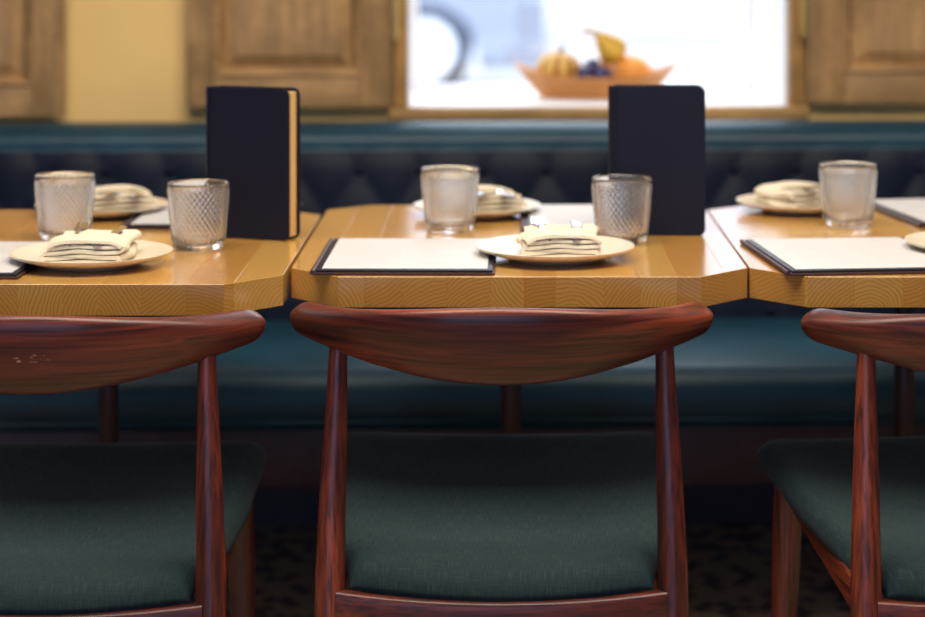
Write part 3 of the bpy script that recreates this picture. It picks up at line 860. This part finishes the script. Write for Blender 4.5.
def striped(name, a, b, n):
    t = NT(name); tc = t.n('ShaderNodeTexCoord'); sp = t.n('ShaderNodeSeparateXYZ'); t.l(tc.outputs['Object'], sp.inputs[0])
    an = t.math('ARCTAN2', sp.outputs[1], sp.outputs[0]); s = t.math('SINE', t.math('MULTIPLY', an, n))
    f = t.math('ADD', t.math('MULTIPLY', s, 0.5), t.math('MULTIPLY', t.noise(t.coord(), 40, 3), 0.5))
    t.col(t.ramp(f, [(0.1, a), (0.55, b)])); t.set(Roughness=0.5); return t.m
stem_m = plain('dry_stem', lin(150, 120, 70), 0.8, 0.2, 80)
green_stem = plain('green_stem', lin(190, 150, 60), 0.7, 0.2, 80)
fruit('striped_squash', ribbed(0.050, 0.038, 9, 0.10), striped('striped_squash_skin', lin(228, 190, 100), lin(176, 110, 40), 9), -0.080, 0.0, 0.062, (0.1, 0.06, 0.2),
      'yellow squash with brown stripes at the left of the fruit tray', 'squash', [('stem', stem(0.030, 0.02, 0.006, 0.004), stem_m)])
bm = bmesh.new(); lathe(bm, [(0, -0.036)]+[(interp(q, [0, 0.25, 0.5, 0.75, 0.93, 1], [0.014, 0.034, 0.032, 0.021, 0.015, 0.006]), -0.036+0.075*q) for q in [0.03+0.97*k/16 for k in range(17)]]+[(0, 0.040)], 40, lambda k, a, z: 0.0012*math.sin(a*8))
fruit('gourd', bm, striped('gourd_skin', lin(232, 184, 70), lin(196, 150, 42), 5), 0.030, 0.006, 0.107, (0.15, -0.75, 0.1),
      'yellow green gourd with hooked stem, topmost in the fruit tray', 'gourd', [('stem', stem(0.038, 0.030, 0.0055, -0.018), green_stem)])
plum_m = plain('plum_skin', lin(48, 40, 92), 0.35, 0.2, 20)
def plum(): return ribbed(0.022, 0.021, 1, 0.06)
fruit('plum', plum(), plum_m, -0.026, -0.034, 0.050, (0.2, 0.1, -1.6), 'dark blue plum next to the striped squash', 'plum', [('stem', stem(0.017, 0.008, 0.0014, 0.002), stem_m)])
fruit('plum', plum(), plum_m, 0.012, -0.040, 0.048, (-0.2, 0.3, -1.6), 'dark blue plum next to the front orange', 'plum', [('stem', stem(0.017, 0.008, 0.0014, 0.002), stem_m)])
fruit('plum', plum(), plum_m, -0.008, -0.006, 0.064, (0.3, -0.3, -1.6), 'dark blue plum resting on top of two others', 'plum', [('stem', stem(0.017, 0.008, 0.0014, 0.002), stem_m)])
def orange_mat(n, c): return plain(n, c, 0.42, 0.05, 90, 0.15)
fruit('orange', ribbed(0.044, 0.040, 1, 0.03), orange_mat('orange_peel', lin(242, 158, 60)), 0.078, -0.012, 0.052, (0.2, 0.3, 0),
      'orange fruit at the right end of the fruit tray', 'orange', [('stem_end', stem(0.031, 0.003, 0.003, 0), green_stem)])
fruit('orange', ribbed(0.032, 0.031, 1, 0.03), orange_mat('pale_orange_peel', lin(246, 184, 104)), 0.020, 0.047, 0.047, (-0.2, 0.2, 0),
      'pale orange fruit at the back of the tray under the gourd', 'orange', [('stem_end', stem(0.026, 0.003, 0.003, 0), green_stem)])

# ------------------------------------------------------------------ the street outside
GZ = -0.20
M['pavement'] = plain('pale_paving', lin(182, 183, 186), 0.8, 0.04, 3)
M['van'] = plain('van_paint', lin(122, 128, 144), 0.3, 0.01, 2)
M['tyre'] = plain('tyre_rubber', lin(44, 46, 54), 0.8, 0.1, 30)
M['rim'] = plain('silver_rim', lin(216, 220, 226), 0.35, 0.03, 20, Metallic=0.2)
M['van_glass'] = plain('van_window', lin(70, 84, 100), 0.1, 0.05, 5)
M['render'] = plain('pale_render', lin(194, 195, 200), 0.85, 0.03, 2)
M['stone'] = plain('pale_stone', lin(178, 179, 186), 0.85, 0.04, 2)
tag(box('pavement', -40, 40, 5.2, 70, GZ-0.2, GZ, M['pavement']), kind='structure')
van = empty('parked_van', (-0.65, 18.0, GZ)); tag(van, 'pale van parked across the street outside the window', 'van')
bm = bmesh.new()
TYR = 0.39
def arch(cx, r, n=14): return [(cx+r*math.cos(PI-PI*k/n), 0.30+r*math.sin(PI-PI*k/n)) for k in range(n+1)]
out = [(-3.35, 0.32)] + arch(-2.70, 0.46) + arch(0.0, 0.46) + [(0.86, 0.24), (0.97, 0.28), (1.0, 0.62), (0.99, 1.1), (0.92, 1.86), (0.82, 1.94), (-1.9, 1.94), (-2.35, 1.80), (-2.95, 1.12), (-3.45, 0.98), (-3.58, 0.72), (-3.55, 0.34)]
loft(bm, [[(x, yy, z) for x, z in out] for yy in (0.0, 1.75)])
body = link('body', bm, M['van'], van)
for cx in (-2.70, 0.0):
    for yy in (0.02, 1.53):
        bm = bmesh.new(); lathe(bm, [(0.25, 0.02), (0.26, 0.0), (0.35, 0.0), (0.382, 0.03), (0.39, 0.10), (0.382, 0.17), (0.35, 0.2), (0.26, 0.2), (0.25, 0.18)], 40)
        ty = link('tyre', bm, M['tyre'], van, (cx, yy+0.2, TYR), (PI/2, 0, 0), smooth=40)
        bm = bmesh.new(); lathe(bm, [(0, 0.17), (0.05, 0.175), (0.07, 0.165), (0.22, 0.175), (0.257, 0.19), (0.257, 0.02), (0, 0.02)], 40)
        link('rim', bm, M['rim'], ty, smooth=40)
for a, b in ((-2.2, -1.45), (-1.35, -0.35), (-0.25, 0.75)):
    bm = bmesh.new(); bbox(bm, a, b, -0.006, 0.01, 1.14, 1.72, 0.004); link('window', bm, M['van_glass'], van)
for x in (-1.40, -0.42):
    bm = bmesh.new(); bbox(bm, x-0.006, x+0.006, -0.004, 0.01, 0.34, 1.74); link('door_seam', bm, M['tyre'], van)
bm = bmesh.new(); bbox(bm, 0.44, 1.03, -0.02, 1.77, 0.22, 0.48, 0.04, 3); link('bumper', bm, M['van'], van, smooth=40)
bm = bmesh.new(); bbox(bm, 0.93, 1.02, -0.006, 0.05, 0.86, 1.2, 0.01); link('tail_light', bm, plain('tail_light', lin(170, 60, 60), 0.3, 0.05, 8), van)

bd = empty('building', (2.0, 25.0, GZ)); tag(bd, 'pale rendered building across the street, bleached by daylight', 'building')
box('wall', -16, 16, 0, 0.5, 0, 7.5, M['render'], bd)
box('plinth', -16, 16, -0.10, 0, 0, 0.32, M['stone'], bd, 0.01)
box('cornice', -16.2, 16.2, -0.3, 0.6, 7.5, 7.8, M['stone'], bd, 0.02)
for x in (-11, -7.5, -4, -0.3, 6.8, 10.5):
    for z in (1.0, 4.4):
        f = bmesh.new()
        for q in ((x-0.7, x-0.62, z, z+2), (x+0.62, x+0.7, z, z+2), (x-0.62, x+0.62, z, z+0.08), (x-0.62, x+0.62, z+1.92, z+2)): bbox(f, q[0], q[1], -0.05, 0.0, q[2], q[3])
        wn_ = link('window', f, M['stone'], bd); box('pane', x-0.62, x+0.62, -0.02, -0.01, z+0.08, z+1.92, M['van_glass'], wn_)
box('door', 2.9, 3.9, -0.06, 0.0, 0.32, 2.5, M['stone'], bd, 0.01)
for x in (-5.8, 1.2, 4.6): box('pilaster', x-0.22, x+0.22, -0.14, 0.0, 0.32, 7.5, M['stone'], bd, 0.01)
